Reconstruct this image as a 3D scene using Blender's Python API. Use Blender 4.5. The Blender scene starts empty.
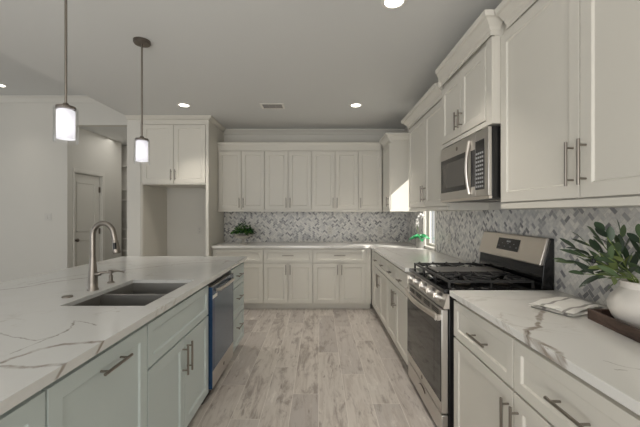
import bpy, bmesh, math, random
from mathutils import Vector, Matrix
random.seed(7)
R = math.radians
PI = math.pi
sc = bpy.context.scene
COL = sc.collection

# ------------------------------------------------------------------ camera, world, sun, exposure
cam_d = bpy.data.cameras.new('camera')
cam = bpy.data.objects.new('camera', cam_d)
COL.objects.link(cam)
cam.location = (0, 0, 1.37)
cam.rotation_euler = (R(90), 0, 0)
cam_d.sensor_width = 36
cam_d.lens = 335 / 640 * 36
cam_d.clip_start = 0.02
cam_d.shift_x = 0.0008
sc.camera = cam

world = bpy.data.worlds.new('world')
sc.world = world
world.use_nodes = True
bg = world.node_tree.nodes['Background']
bg.inputs['Color'].default_value = (0.93, 0.97, 1.0, 1)
bg.inputs['Strength'].default_value = 0.62

sun_d = bpy.data.lights.new('sun', 'SUN')
sun = bpy.data.objects.new('sun', sun_d)
COL.objects.link(sun)
sun.location = (4, -2, 5)
sun.rotation_euler = Vector((-1, 0.75, -0.89)).to_track_quat('-Z', 'Y').to_euler()
sun_d.energy = 9.0
sun_d.angle = R(0.6)
sun_d.color = (1.0, 0.96, 0.9)


def area(name, loc, target, sx, sy, power, color=(1, 1, 1)):
    d = bpy.data.lights.new(name, 'AREA')
    d.shape = 'RECTANGLE'
    d.size, d.size_y = sx, sy
    d.energy = power
    d.color = color
    o = bpy.data.objects.new(name, d)
    COL.objects.link(o)
    o.location = loc
    o.rotation_euler = (Vector(target) - Vector(loc)).to_track_quat('-Z', 'Y').to_euler()
    return o


# added unseen fill lamps: behind the viewer and left in the living room
area('added_up_fill', (-1.6, -2.6, 0.3), (-1.6, -2.0, 2.7), 3.0, 2.4, 128, (1.0, 0.98, 0.95))  # added lamp aimed upward to brighten the ceiling
area('added_rear_fill', (-1.0, -3.4, 1.25), (-0.7, 3, 0.8), 4.6, 2.2, 72, (1.0, 0.98, 0.95))  # added broad fill from the rear, no window stands there
area('added_living_fill', (-7.0, 1.5, 1.8), (0, 3, 1.3), 3.5, 2.0, 11, (0.95, 0.98, 1.0))  # added weak side fill, no window stands there

area('added_hall_fill', (-3.3, 6.3, 2.75), (-3.4, 6.25, 0), 0.9, 1.2, 5, (1.0, 0.97, 0.92))  # added fill under the hall ceiling to brighten the hall

sc.view_settings.view_transform = 'Standard'
sc.view_settings.look = 'None'
sc.view_settings.gamma = 1.0
sc.view_settings.use_curve_mapping = False
sc.view_settings.exposure = 0.0


# ------------------------------------------------------------------ materials
def lin(c):
    return tuple(((v / 255) / 12.92 if v / 255 <= 0.04045 else ((v / 255 + 0.055) / 1.055) ** 2.4) for v in c) + (1,)


def mat(name, col, rough=0.5, metal=0.0, noise=0.0, nscale=8.0, bump=0.0, bscale=60.0, **kw):
    m = bpy.data.materials.new(name)
    m.use_nodes = True
    nt = m.node_tree
    b = nt.nodes['Principled BSDF']
    b.inputs['Base Color'].default_value = lin(col)
    b.inputs['Roughness'].default_value = rough
    b.inputs['Metallic'].default_value = metal
    for k, v in kw.items():
        b.inputs[k.replace('_', ' ')].default_value = v
    if noise or bump:
        g = nt.nodes.new('ShaderNodeNewGeometry')
    if noise:
        n = nt.nodes.new('ShaderNodeTexNoise')
        n.inputs['Scale'].default_value = nscale
        n.inputs['Detail'].default_value = 4
        nt.links.new(g.outputs['Position'], n.inputs['Vector'])
        mr = nt.nodes.new('ShaderNodeMapRange')
        mr.inputs[3].default_value = 1 - noise
        mr.inputs[4].default_value = 1 + noise
        nt.links.new(n.outputs['Fac'], mr.inputs[0])
        mx = nt.nodes.new('ShaderNodeVectorMath')
        mx.operation = 'SCALE'
        mx.inputs[0].default_value = lin(col)[:3]
        nt.links.new(mr.outputs[0], mx.inputs['Scale'])
        nt.links.new(mx.outputs[0], b.inputs['Base Color'])
    if bump:
        n2 = nt.nodes.new('ShaderNodeTexNoise')
        n2.inputs['Scale'].default_value = bscale
        nt.links.new(g.outputs['Position'], n2.inputs['Vector'])
        bp = nt.nodes.new('ShaderNodeBump')
        bp.inputs['Strength'].default_value = bump
        bp.inputs['Distance'].default_value = 0.002
        nt.links.new(n2.outputs['Fac'], bp.inputs['Height'])
        nt.links.new(bp.outputs[0], b.inputs['Normal'])
    return m


def emis(name, col, strength):
    m = bpy.data.materials.new(name)
    m.use_nodes = True
    nt = m.node_tree
    nt.nodes.clear()
    e = nt.nodes.new('ShaderNodeEmission')
    e.inputs[0].default_value = lin(col)
    e.inputs[1].default_value = strength
    o = nt.nodes.new('ShaderNodeOutputMaterial')
    nt.links.new(e.outputs[0], o.inputs[0])
    return m


class NB:
    """small node builder"""
    def __init__(s, m):
        s.nt = m.node_tree
        s.b = s.nt.nodes['Principled BSDF']

    def put(s, v, sock):
        if hasattr(v, 'is_linked') or hasattr(v, 'links'):
            s.nt.links.new(v, sock)
        else:
            sock.default_value = v

    def m(s, op, a, b=0.0, clamp=False):
        n = s.nt.nodes.new('ShaderNodeMath')
        n.operation = op
        n.use_clamp = clamp
        s.put(a, n.inputs[0])
        s.put(b, n.inputs[1])
        return n.outputs[0]

    def v(s, op, a, b=(0, 0, 0)):
        n = s.nt.nodes.new('ShaderNodeVectorMath')
        n.operation = op
        s.put(a, n.inputs[0])
        if op == 'SCALE':
            s.put(b, n.inputs['Scale'])
        else:
            s.put(b, n.inputs[1])
        return n.outputs['Value'] if op in ('DOT_PRODUCT', 'LENGTH', 'DISTANCE') else n.outputs[0]

    def pos(s):
        return s.nt.nodes.new('ShaderNodeNewGeometry').outputs['Position']

    def noise(s, vec, scale, detail=3, rough=0.5, dist=0.0, color=False):
        n = s.nt.nodes.new('ShaderNodeTexNoise')
        s.put(vec, n.inputs['Vector'])
        n.inputs['Scale'].default_value = scale
        n.inputs['Detail'].default_value = detail
        n.inputs['Roughness'].default_value = rough
        n.inputs['Distortion'].default_value = dist
        return n.outputs['Color' if color else 'Fac']

    def mr(s, v, a, b, c=0.0, d=1.0, smooth=True):
        n = s.nt.nodes.new('ShaderNodeMapRange')
        if smooth:
            n.interpolation_type = 'SMOOTHSTEP'
        s.put(v, n.inputs[0])
        for i, k in enumerate((a, b, c, d)):
            s.put(k, n.inputs[i + 1])
        return n.outputs[0]

    def mix(s, f, a, b):
        n = s.nt.nodes.new('ShaderNodeMix')
        n.data_type = 'RGBA'
        s.put(f, n.inputs[0])
        s.put(a, n.inputs[6])
        s.put(b, n.inputs[7])
        return n.outputs[2]

    def ramp(s, f, stops):
        n = s.nt.nodes.new('ShaderNodeValToRGB')
        s.put(f, n.inputs[0])
        el = n.color_ramp.elements
        while len(el) < len(stops):
            el.new(0.5)
        for e, (p, c) in zip(el, stops):
            e.position = p
            e.color = lin(c)
        return n.outputs[0]


def PX(px, py, drop=0.455):
    Y = drop * 335 / (py - 213.5)
    return ((px - 319.5) * Y / 335, Y, 0.0)


def quartz(name, veins, base=(222, 220, 215)):
    m = mat(name, base, 0.16)
    k = NB(m)
    ps = k.nt.nodes.new('ShaderNodeSeparateXYZ')
    k.nt.links.new(k.pos(), ps.inputs[0])
    cb = k.nt.nodes.new('ShaderNodeCombineXYZ')
    dz = k.m('SUBTRACT', 0.915, ps.outputs[2])
    k.put(k.m('ADD', ps.outputs[0], k.m('MULTIPLY', dz, 0.5)), cb.inputs[0])
    k.put(k.m('ADD', ps.outputs[1], k.m('MULTIPLY', dz, 1.1)), cb.inputs[1])
    p0 = cb.outputs[0]
    nz = k.noise(p0, 14, 4, 0.6, color=True)
    off = k.v('SCALE', k.v('SUBTRACT', nz, (0.5, 0.5, 0.5)), 0.045)
    p = k.v('MULTIPLY', k.v('ADD', p0, off), (1, 1, 0))
    # faint all-over veining
    big = k.noise(p0, 1.3, 6, 0.55, 1.2)
    band = k.m('ABSOLUTE', k.m('SUBTRACT', big, 0.5))
    faint = k.m('MULTIPLY', k.mr(band, 0.0, 0.012, 1, 0), k.mr(k.noise(p0, 2.1, 2), 0.45, 0.62))
    col = k.mix(k.m('MULTIPLY', faint, 0.5), lin(base), lin((178, 170, 160)))
    cloud = k.noise(p0, 3.0, 4, 0.6)
    col = k.mix(k.mr(cloud, 0.45, 0.75, 0, 0.25), col, lin((206, 200, 193)))
    for pts, w, strength, c in veins:
        d = None
        pts = [PX(*q) for q in pts]
        for a, b in zip(pts[:-1], pts[1:]):
            a, b = Vector(a), Vector(b)
            ba = b - a
            pa = k.v('SUBTRACT', p, tuple(a))
            t = k.m('DIVIDE', k.v('DOT_PRODUCT', pa, tuple(ba)), max(ba.length_squared, 1e-6), clamp=True)
            pr = k.v('SUBTRACT', pa, k.v('SCALE', tuple(ba), t))
            ds = k.v('LENGTH', pr)
            d = ds if d is None else k.m('MINIMUM', d, ds)
        mod = k.mr(k.noise(p0, 22, 3), 0.3, 0.65, 0.35, 1.0)
        f = k.m('MULTIPLY', k.m('MULTIPLY', k.mr(d, w * 0.35, w, 1, 0), mod), strength)
        col = k.mix(f, col, lin(c))
    k.nt.links.new(col, k.b.inputs['Base Color'])
    return m


def herringbone(name, axis, unit=0.0235):
    """2:1 marble mosaic in a herringbone, turned by 45 degrees; axis = wall's running direction"""
    m = mat(name, (200, 200, 200), 0.3)
    k = NB(m)
    sep = k.nt.nodes.new('ShaderNodeSeparateXYZ')
    k.nt.links.new(k.pos(), sep.inputs[0])
    u, v = sep.outputs[axis], sep.outputs[2]
    c = math.sqrt(0.5) / unit
    x = k.m('MULTIPLY', k.m('ADD', u, v), c)
    y = k.m('MULTIPLY', k.m('SUBTRACT', v, u), c)
    x, y = k.m('ADD', x, 500.0), k.m('ADD', y, 500.0)
    i, j = k.m('FLOOR', x), k.m('FLOOR', y)
    kk = k.m('FLOORED_MODULO', k.m('SUBTRACT', i, j), 4.0)
    horiz = k.m('LESS_THAN', kk, 1.5)
    is1 = k.m('COMPARE', kk, 1.0); k.nt.nodes[-1].inputs[2].default_value = 0.1
    is2 = k.m('COMPARE', kk, 2.0); k.nt.nodes[-1].inputs[2].default_value = 0.1
    ox, oy = k.m('SUBTRACT', i, is1), k.m('SUBTRACT', j, is2)
    lu, lv = k.m('SUBTRACT', x, ox), k.m('SUBTRACT', y, oy)
    W = k.m('ADD', 1.0, horiz)
    Hh = k.m('SUBTRACT', 2.0, horiz)
    d = k.m('MINIMUM', k.m('MINIMUM', lu, k.m('SUBTRACT', W, lu)), k.m('MINIMUM', lv, k.m('SUBTRACT', Hh, lv)))
    grout = k.mr(d, 0.03, 0.09, 1, 0)
    cmb = k.nt.nodes.new('ShaderNodeCombineXYZ')
    k.put(ox, cmb.inputs[0]); k.put(oy, cmb.inputs[1])
    wn = k.nt.nodes.new('ShaderNodeTexWhiteNoise')
    wn.noise_dimensions = '3D'
    k.nt.links.new(cmb.outputs[0], wn.inputs['Vector'])
    tone = k.ramp(wn.outputs['Value'], [(0.0, (118, 118, 120)), (0.15, (156, 155, 156)), (0.32, (196, 195, 193)), (0.6, (219, 217, 212)), (1.0, (232, 229, 223))])
    cl = k.noise(k.pos(), 38, 4, 0.65, 1.0)
    tone = k.mix(k.mr(cl, 0.45, 0.75, 0, 0.45), tone, lin((150, 150, 156)))
    col = k.mix(grout, tone, lin((206, 203, 197)))
    k.nt.links.new(col, k.b.inputs['Base Color'])
    bp = k.nt.nodes.new('ShaderNodeBump')
    bp.inputs['Strength'].default_value = 0.4
    bp.inputs['Distance'].default_value = 0.001
    k.put(k.m('SUBTRACT', 1.0, grout), bp.inputs['Height'])
    k.nt.links.new(bp.outputs[0], k.b.inputs['Normal'])
    return m


def floor_mat():
    m = mat('plank_floor', (160, 150, 140), 0.42)
    k = NB(m)
    sep = k.nt.nodes.new('ShaderNodeSeparateXYZ')
    k.nt.links.new(k.pos(), sep.inputs[0])
    W, L = 0.195, 1.2
    r = k.m('DIVIDE', k.m('ADD', sep.outputs[0], 19.5 + 0.006), W)
    ri = k.m('FLOOR', r)
    rf = k.m('SUBTRACT', r, ri)
    sh = k.m('MULTIPLY', k.m('FLOORED_MODULO', k.m('MULTIPLY', ri, 0.37), 1.0), 1.0)
    q = k.m('ADD', k.m('DIVIDE', k.m('ADD', sep.outputs[1], 24.3), L), sh)
    qi = k.m('FLOOR', q)
    qf = k.m('SUBTRACT', q, qi)
    dx = k.m('MULTIPLY', k.m('MINIMUM', rf, k.m('SUBTRACT', 1.0, rf)), W)
    dy = k.m('MULTIPLY', k.m('MINIMUM', qf, k.m('SUBTRACT', 1.0, qf)), L)
    seam = k.mr(k.m('MINIMUM', dx, dy), 0.0008, 0.0024, 1, 0)
    cmb = k.nt.nodes.new('ShaderNodeCombineXYZ')
    k.put(ri, cmb.inputs[0]); k.put(qi, cmb.inputs[1])
    wn = k.nt.nodes.new('ShaderNodeTexWhiteNoise')
    k.nt.links.new(cmb.outputs[0], wn.inputs['Vector'])
    po = k.v('ADD', k.pos(), k.v('SCALE', wn.outputs['Color'], 9.0))
    grain = k.noise(k.v('MULTIPLY', po, (26, 2.6, 1)), 1.0, 6, 0.68, 0.9)
    blot = k.noise(k.v('MULTIPLY', po, (9, 2.2, 1)), 1.0, 5, 0.7, 0.4)
    knots = k.noise(k.v('MULTIPLY', po, (24, 6, 1)), 1.0, 3, 0.6)
    base = k.ramp(wn.outputs['Value'], [(0, (174, 167, 162)), (0.3, (190, 183, 177)), (0.75, (202, 195, 187)), (1.0, (183, 177, 172))])
    c1 = k.mix(k.mr(grain, 0.42, 0.66, 0, 0.6), base, lin((170, 160, 151)))
    c2 = k.mix(k.mr(blot, 0.50, 0.66, 0, 0.85), c1, lin((144, 134, 127)))
    c3 = k.mix(k.mr(knots, 0.60, 0.74, 0, 0.6), c2, lin((112, 102, 94)))
    c4 = k.mix(k.mr(blot, 0.26, 0.42, 0.6, 0), c3, lin((232, 226, 218)))
    col = k.mix(k.m('MULTIPLY', seam, 0.75), c4, lin((228, 223, 215)))
    k.nt.links.new(col, k.b.inputs['Base Color'])
    bp = k.nt.nodes.new('ShaderNodeBump')
    bp.inputs['Strength'].default_value = 0.25
    bp.inputs['Distance'].default_value = 0.001
    k.put(k.m('SUBTRACT', grain, seam), bp.inputs['Height'])
    k.nt.links.new(bp.outputs[0], k.b.inputs['Normal'])
    return m


def wood_mat(name, a, b, stretch=(3, 30, 30)):
    m = mat(name, a, 0.6)
    k = NB(m)
    tc = k.nt.nodes.new('ShaderNodeTexCoord')
    g = k.noise(k.v('MULTIPLY', tc.outputs['Object'], stretch), 1.0, 6, 0.65, 1.0)
    k.nt.links.new(k.mix(k.mr(g, 0.35, 0.65), lin(a), lin(b)), k.b.inputs['Base Color'])
    return m


def brushed(name, col, rough=0.28, stretch=(2, 2, 260)):
    m = mat(name, col, rough, 1.0)
    k = NB(m)
    tc = k.nt.nodes.new('ShaderNodeTexCoord')
    g = k.noise(k.v('MULTIPLY', tc.outputs['Object'], stretch), 1.0, 3, 0.6)
    k.put(k.mr(g, 0.2, 0.8, rough - 0.02, rough + 0.03), k.b.inputs['Roughness'])
    return m


def thin_glass(name, tint=(1, 1, 1, 1), refl=1.0):
    m = bpy.data.materials.new(name)
    m.use_nodes = True
    nt = m.node_tree
    nt.nodes.clear()
    lw = nt.nodes.new('ShaderNodeLayerWeight'); lw.inputs[0].default_value = 0.5
    pw = nt.nodes.new('ShaderNodeMath'); pw.operation = 'POWER'; pw.inputs[1].default_value = 4.0
    nt.links.new(lw.outputs['Facing'], pw.inputs[0])
    fr = nt.nodes.new('ShaderNodeMath'); fr.operation = 'MULTIPLY_ADD'; fr.inputs[1].default_value = 0.8; fr.inputs[2].default_value = 0.04
    nt.links.new(pw.outputs[0], fr.inputs[0])
    tr = nt.nodes.new('ShaderNodeBsdfTransparent'); tr.inputs[0].default_value = tint
    gl = nt.nodes.new('ShaderNodeBsdfGlossy'); gl.inputs['Roughness'].default_value = 0.02
    mx = nt.nodes.new('ShaderNodeMixShader')
    o = nt.nodes.new('ShaderNodeOutputMaterial')
    nt.links.new(fr.outputs[0], mx.inputs[0]); nt.links.new(tr.outputs[0], mx.inputs[1])
    nt.links.new(gl.outputs[0], mx.inputs[2]); nt.links.new(mx.outputs[0], o.inputs[0])
    return m


def frosted(name, glow):
    m = bpy.data.materials.new(name)
    m.use_nodes = True
    nt = m.node_tree
    nt.nodes.clear()
    tl = nt.nodes.new('ShaderNodeBsdfTranslucent'); tl.inputs[0].default_value = (0.9, 0.9, 0.93, 1)
    df = nt.nodes.new('ShaderNodeBsdfDiffuse'); df.inputs[0].default_value = (0.9, 0.9, 0.93, 1)
    em = nt.nodes.new('ShaderNodeEmission'); em.inputs[0].default_value = (0.93, 0.93, 1.0, 1); em.inputs[1].default_value = glow
    tp = nt.nodes.new('ShaderNodeBsdfTransparent')
    m1 = nt.nodes.new('ShaderNodeMixShader'); m1.inputs[0].default_value = 0.5
    m2 = nt.nodes.new('ShaderNodeMixShader'); m2.inputs[0].default_value = 0.22
    ad = nt.nodes.new('ShaderNodeAddShader')
    o = nt.nodes.new('ShaderNodeOutputMaterial')
    nt.links.new(tl.outputs[0], m1.inputs[1]); nt.links.new(df.outputs[0], m1.inputs[2])
    nt.links.new(m1.outputs[0], m2.inputs[1]); nt.links.new(tp.outputs[0], m2.inputs[2])
    nt.links.new(m2.outputs[0], ad.inputs[0]); nt.links.new(em.outputs[0], ad.inputs[1])
    nt.links.new(ad.outputs[0], o.inputs[0])
    return m


def leaf_mat(name, stops):
    m = mat(name, (60, 90, 50), 0.45)
    k = NB(m)
    g = k.nt.nodes.new('ShaderNodeNewGeometry')
    k.nt.links.new(k.ramp(g.outputs['Random Per Island'], stops), k.b.inputs['Base Color'])
    return m


WALL = mat('wall_paint', (211, 208, 200), 0.7, bump=0.08, bscale=180)
CEIL = mat('ceiling_paint', (215, 215, 212), 0.8, bump=0.08, bscale=180)
TRIM = mat('trim_paint', (218, 215, 207), 0.4)
CAB = mat('cream_cabinet_paint', (212, 208, 198), 0.36, noise=0.012, nscale=3)
SAGE = mat('sage_grey_cabinet_paint', (194, 204, 202), 0.36, noise=0.012, nscale=3)
NICKEL = mat('brushed_nickel', (146, 139, 131), 0.3, 1.0)
NICKELD = mat('dark_nickel', (120, 112, 104), 0.28, 1.0)
STEEL = brushed('stainless_steel', (208, 204, 199), 0.33, (3, 3, 600))
STEELP = brushed('stainless_pale', (226, 219, 211), 0.34, (260, 2, 2))
SINKM = brushed('sink_steel', (168, 166, 162), 0.38, (90, 3, 3))
BLACKG = mat('black_gloss', (14, 14, 15), 0.08)
GLASSD = mat('dark_oven_glass', (38, 37, 37), 0.05)
BLACKM = mat('black_enamel', (20, 20, 21), 0.3)
IRON = mat('cast_iron', (44, 44, 45), 0.36, bump=0.2, bscale=300)
GRID = mat('griddle_grey', (96, 94, 92), 0.35, 0.4)
WHITEP = mat('white_plastic', (232, 229, 222), 0.4)
GREYK = mat('key_grey', (150, 150, 150), 0.4)
DARKK = mat('dark_key', (34, 34, 37), 0.25)
FILM = mat('blue_film', (44, 74, 112), 0.15, 0.5)
DWST = mat('dishwasher_steel', (106, 120, 138), 0.22, 0.9)
LAMP = emis('lamp_lens', (255, 246, 232), 9.0)
BULB = emis('bulb_glow', (255, 250, 245), 2.4)
GLASS = thin_glass('clear_glass')
SHADE = frosted('frosted_glass', 0.16)
CERAM = mat('matte_white_ceramic', (222, 216, 208), 0.55, noise=0.03, nscale=30, bump=0.1, bscale=40)
TRAYW = wood_mat('weathered_dark_wood', (96, 76, 66), (58, 44, 38), (30, 4, 30))
SOIL = mat('soil', (58, 46, 38), 0.9, bump=0.6, bscale=200)
OLIVE = leaf_mat('olive_leaf', [(0, (34, 48, 36)), (0.5, (56, 74, 52)), (0.85, (86, 104, 72)), (1, (140, 152, 84))])
BUSH = leaf_mat('bush_leaf', [(0, (16, 48, 24)), (0.5, (36, 84, 36)), (1, (104, 142, 52))])
ORCH = leaf_mat('orchid_leaf', [(0, (14, 96, 52)), (1, (48, 150, 90))])
STEMM = mat('green_stem', (112, 128, 66), 0.5)
PETAL = mat('white_petal', (245, 243, 240), 0.5)
FLOORM = floor_mat()
TILEX = herringbone('marble_herringbone_back', 0)
TILEY = herringbone('marble_herringbone_side', 1)
G1, G2 = (150, 140, 130), (142, 136, 128)
Q_ISL = quartz('island_quartz', base=(219, 219, 217), veins=[
    ([(0, 363), (20, 356), (40, 349), (65, 344), (104, 342)], 0.014, 0.95, G1),
    ([(0, 367), (25, 368), (67, 364)], 0.014, 0.9, G1),
    ([(0, 333), (15.5, 337), (38, 340), (57, 335), (71, 328), (73, 321), (85, 322), (97, 325)], 0.005, 0.8, G2),
    ([(57, 335), (30, 346), (10, 354)], 0.004, 0.7, G2),
    ([(-30, 294), (0, 290), (25, 287), (50, 282.5), (88, 277.5), (125, 270), (190, 263), (240, 261)], 0.011, 0.85, G2),
    ([(30, 284), (60, 278), (86, 274), (150, 264), (215, 259)], 0.009, 0.5, G2),
    ([(180, 300), (205, 290), (215, 278), (235, 270)], 0.005, 0.5, G2),
    ([(10, 400), (60, 385), (78, 388)], 0.003, 0.4, G2)])
Q_NEAR = quartz('near_quartz', [
    ([(541, 311), (539, 321.7), (537.5, 327), (526.4, 330.5), (527, 335.8), (538.7, 342), (550.4, 347), (558.6, 352), (562, 362)], 0.016, 0.9, (146, 134, 122)),
    ([(528, 331), (527, 336), (538, 343), (552, 352)], 0.005, 0.7, (112, 102, 92)),
    ([(604, 361), (615, 364), (625, 366), (645, 371)], 0.004, 0.6, G2),
    ([(616, 369), (625, 370)], 0.004, 0.6, G2),
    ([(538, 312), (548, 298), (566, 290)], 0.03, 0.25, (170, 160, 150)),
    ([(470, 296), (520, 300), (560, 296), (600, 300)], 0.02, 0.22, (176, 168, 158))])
Q_FAR = quartz('far_quartz', [
    ([(380, 246), (392, 252), (402, 256)], 0.012, 0.4, G2),
    ([(225, 243.5), (262, 244.5), (300, 243.2)], 0.012, 0.3, G2)])


# ------------------------------------------------------------------ mesh helpers
class MB:
    def __init__(s):
        s.bm = bmesh.new()

    def face(s, pts):
        vs = [s.bm.verts.new(p) for p in pts]
        return s.bm.faces.new(vs)

    def box(s, x0, x1, y0, y1, z0, z1):
        v = [s.bm.verts.new((x, y, z)) for z in (z0, z1) for x, y in ((x0, y0), (x1, y0), (x1, y1), (x0, y1))]
        for f in ((3, 2, 1, 0), (4, 5, 6, 7), (0, 1, 5, 4), (1, 2, 6, 5), (2, 3, 7, 6), (3, 0, 4, 7)):
            s.bm.faces.new([v[i] for i in f])
        return s

    def prism(s, poly, axis, a, b):
        """poly in the plane across axis; axis 0: (y,z), 1: (x,z), 2: (x,y)"""
        def P(p, t):
            return {0: (t, p[0], p[1]), 1: (p[0], t, p[1]), 2: (p[0], p[1], t)}[axis]
        A = [s.bm.verts.new(P(p, a)) for p in poly]
        B = [s.bm.verts.new(P(p, b)) for p in poly]
        n = len(poly)
        s.bm.faces.new(A[::-1]); s.bm.faces.new(B)
        for i in range(n):
            s.bm.faces.new([A[i], A[(i + 1) % n], B[(i + 1) % n], B[i]])
        return s

    def tube(s, pts, rad, n=12, caps=True, flat=None):
        pts = [Vector(p) for p in pts]
        if not isinstance(rad, (list, tuple)):
            rad = [rad] * len(pts)
        rings = []
        up = None
        for i, p in enumerate(pts):
            d = (pts[min(i + 1, len(pts) - 1)] - pts[max(i - 1, 0)]).normalized()
            if up is None:
                up = Vector((0, 0, 1)) if abs(d.z) < 0.9 else Vector((0, 1, 0))
            a = d.cross(up)
            if a.length < 1e-4:
                a = d.orthogonal()
            a.normalize()
            b = a.cross(d).normalized()
            up = b
            fx = flat if flat else 1.0
            rings.append([s.bm.verts.new(p + (a * math.cos(2 * PI * k / n) + b * math.sin(2 * PI * k / n) * fx) * rad[i]) for k in range(n)])
        for A, B in zip(rings[:-1], rings[1:]):
            for k in range(n):
                s.bm.faces.new([A[k], A[(k + 1) % n], B[(k + 1) % n], B[k]])
        if caps:
            s.bm.faces.new(rings[0][::-1]); s.bm.faces.new(rings[-1])
        return s

    def lathe(s, prof, c=(0, 0, 0), n=32, close=False):
        c = Vector(c)
        rings = []
        for r, z in prof:
            if r < 1e-5:
                rings.append([s.bm.verts.new(c + Vector((0, 0, z)))])
            else:
                rings.append([s.bm.verts.new(c + Vector((r * math.cos(2 * PI * k / n), r * math.sin(2 * PI * k / n), z))) for k in range(n)])
        seq = list(zip(rings[:-1], rings[1:]))
        if close:
            seq.append((rings[-1], rings[0]))
        for A, B in seq:
            for k in range(n):
                k2 = (k + 1) % n
                f = [A[k % len(A)], A[k2 % len(A)], B[k2 % len(B)], B[k % len(B)]]
                f = list(dict.fromkeys(f))
                if len(f) > 2:
                    s.bm.faces.new(f)
        return s

    def sweep(s, prof, path):
        """prof: closed list of (out, z); path: list of (x, y); 'out' points to the right of travel"""
        P = [Vector(p) for p in path]
        rows = []
        for i, p in enumerate(P):
            d0 = (p - P[i - 1]).normalized() if i else None
            d1 = (P[i + 1] - p).normalized() if i < len(P) - 1 else None
            if d0 is None: d0 = d1
            if d1 is None: d1 = d0
            n0, n1 = Vector((d0.y, -d0.x)), Vector((d1.y, -d1.x))
            m = (n0 + n1).normalized()
            sc_ = 1 / max(m.dot(n0), 0.2)
            rows.append([s.bm.verts.new((p.x + m.x * o * sc_, p.y + m.y * o * sc_, z)) for o, z in prof])
        n = len(prof)
        for A, B in zip(rows[:-1], rows[1:]):
            for k in range(n):
                s.bm.faces.new([A[k], A[(k + 1) % n], B[(k + 1) % n], B[k]])
        s.bm.faces.new(rows[0]); s.bm.faces.new(rows[-1][::-1])
        return s

    def grid(s, us, vs, t0, t1, filled, axis=2):
        """slab of cells, holes where filled(i, j) is False; axis = thickness axis"""
        def P(u, v, t):
            return {2: (u, v, t), 1: (u, t, v), 0: (t, u, v)}[axis]
        cache = {}

        def V(i, j, t):
            key = (i, j, t)
            if key not in cache:
                cache[key] = s.bm.verts.new(P(us[i], vs[j], t))
            return cache[key]
        nu, nv = len(us) - 1, len(vs) - 1
        F = lambda i, j: 0 <= i < nu and 0 <= j < nv and filled(i, j)
        for i in range(nu):
            for j in range(nv):
                if not F(i, j):
                    continue
                for t in (t0, t1):
                    s.bm.faces.new([V(i, j, t), V(i + 1, j, t), V(i + 1, j + 1, t), V(i, j + 1, t)])
                for di, dj, a, b in ((-1, 0, (i, j), (i, j + 1)), (1, 0, (i + 1, j), (i + 1, j + 1)), (0, -1, (i, j), (i + 1, j)), (0, 1, (i, j + 1), (i + 1, j + 1))):
                    if not F(i + di, j + dj):
                        s.bm.faces.new([V(*a, t0), V(*b, t0), V(*b, t1), V(*a, t1)])
        return s

    def leaf(s, base, d, L, W, droop=0.3, roll=0.0, seg=5):
        base, d = Vector(base), Vector(d).normalized()
        side = d.cross(Vector((0, 0, 1)))
        if side.length < 0.05:
            side = Vector((1, 0, 0))
        side.normalize()
        side = (Matrix.Rotation(roll, 3, d) @ side)
        nrm = side.cross(d).normalized()
        rows = []
        for i in range(seg + 1):
            t = i / seg
            w = W * 0.5 * (math.sin(PI * min(1, t * 0.92 + 0.06)) ** 0.75) if 0 < i < seg else W * 0.06
            c = base + d * (L * t) - Vector((0, 0, 1)) * (droop * L * t * t)
            rows.append([s.bm.verts.new(c - side * w + nrm * w * 0.25), s.bm.verts.new(c), s.bm.verts.new(c + side * w + nrm * w * 0.25)])
        for A, B in zip(rows[:-1], rows[1:]):
            s.bm.faces.new([A[0], A[1], B[1], B[0]]); s.bm.faces.new([A[1], A[2], B[2], B[1]])
        return s

    def build(s, name, m, parent=None, loc=None, bevel=0.0, smooth=True, ang=35, recalc=True):
        if recalc:
            bmesh.ops.recalc_face_normals(s.bm, faces=s.bm.faces)
        me = bpy.data.meshes.new(name)
        s.bm.to_mesh(me); s.bm.free()
        me.materials.append(m)
        if smooth:
            me.polygons.foreach_set('use_smooth', [True] * len(me.polygons))
            me.set_sharp_from_angle(angle=R(ang))
        o = bpy.data.objects.new(name, me)
        COL.objects.link(o)
        if parent: o.parent = parent
        if loc: o.location = loc
        if bevel:
            bv = o.modifiers.new('bevel', 'BEVEL')
            bv.width = bevel; bv.segments = 2; bv.limit_method = 'ANGLE'; bv.angle_limit = R(40)
        return o


def tag(o, label=None, cat=None, group=None, kind=None):
    if label: o['label'] = label
    if cat: o['category'] = cat
    if group: o['group'] = group
    if kind: o['kind'] = kind
    return o


def thing(name, label, cat, loc=(0, 0, 0), rot=0.0, group=None):
    o = bpy.data.objects.new(name, None)
    COL.objects.link(o)
    o.empty_display_size = 0.1
    o.location = loc
    o.rotation_euler = (0, 0, rot)
    return tag(o, label, cat, group)


def struct(o):
    o['kind'] = 'structure'
    return o


def children(o):
    return [c for c in bpy.data.objects if c.parent == o]


def copy_tree(o, parent=None):
    c = o.copy()
    COL.objects.link(c)
    c.parent = parent
    for ch in children(o):
        copy_tree(ch, c)
    return c


# ------------------------------------------------------------------ the room
CZ = 2.71      # kitchen ceiling
LZ = 3.213     # living room ceiling
YB = 5.36      # kitchen back wall
XW = 1.415     # right wall
WY0, WY1, WZ0, WZ1 = 4.06, 4.50, 0.945, 2.12

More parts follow.
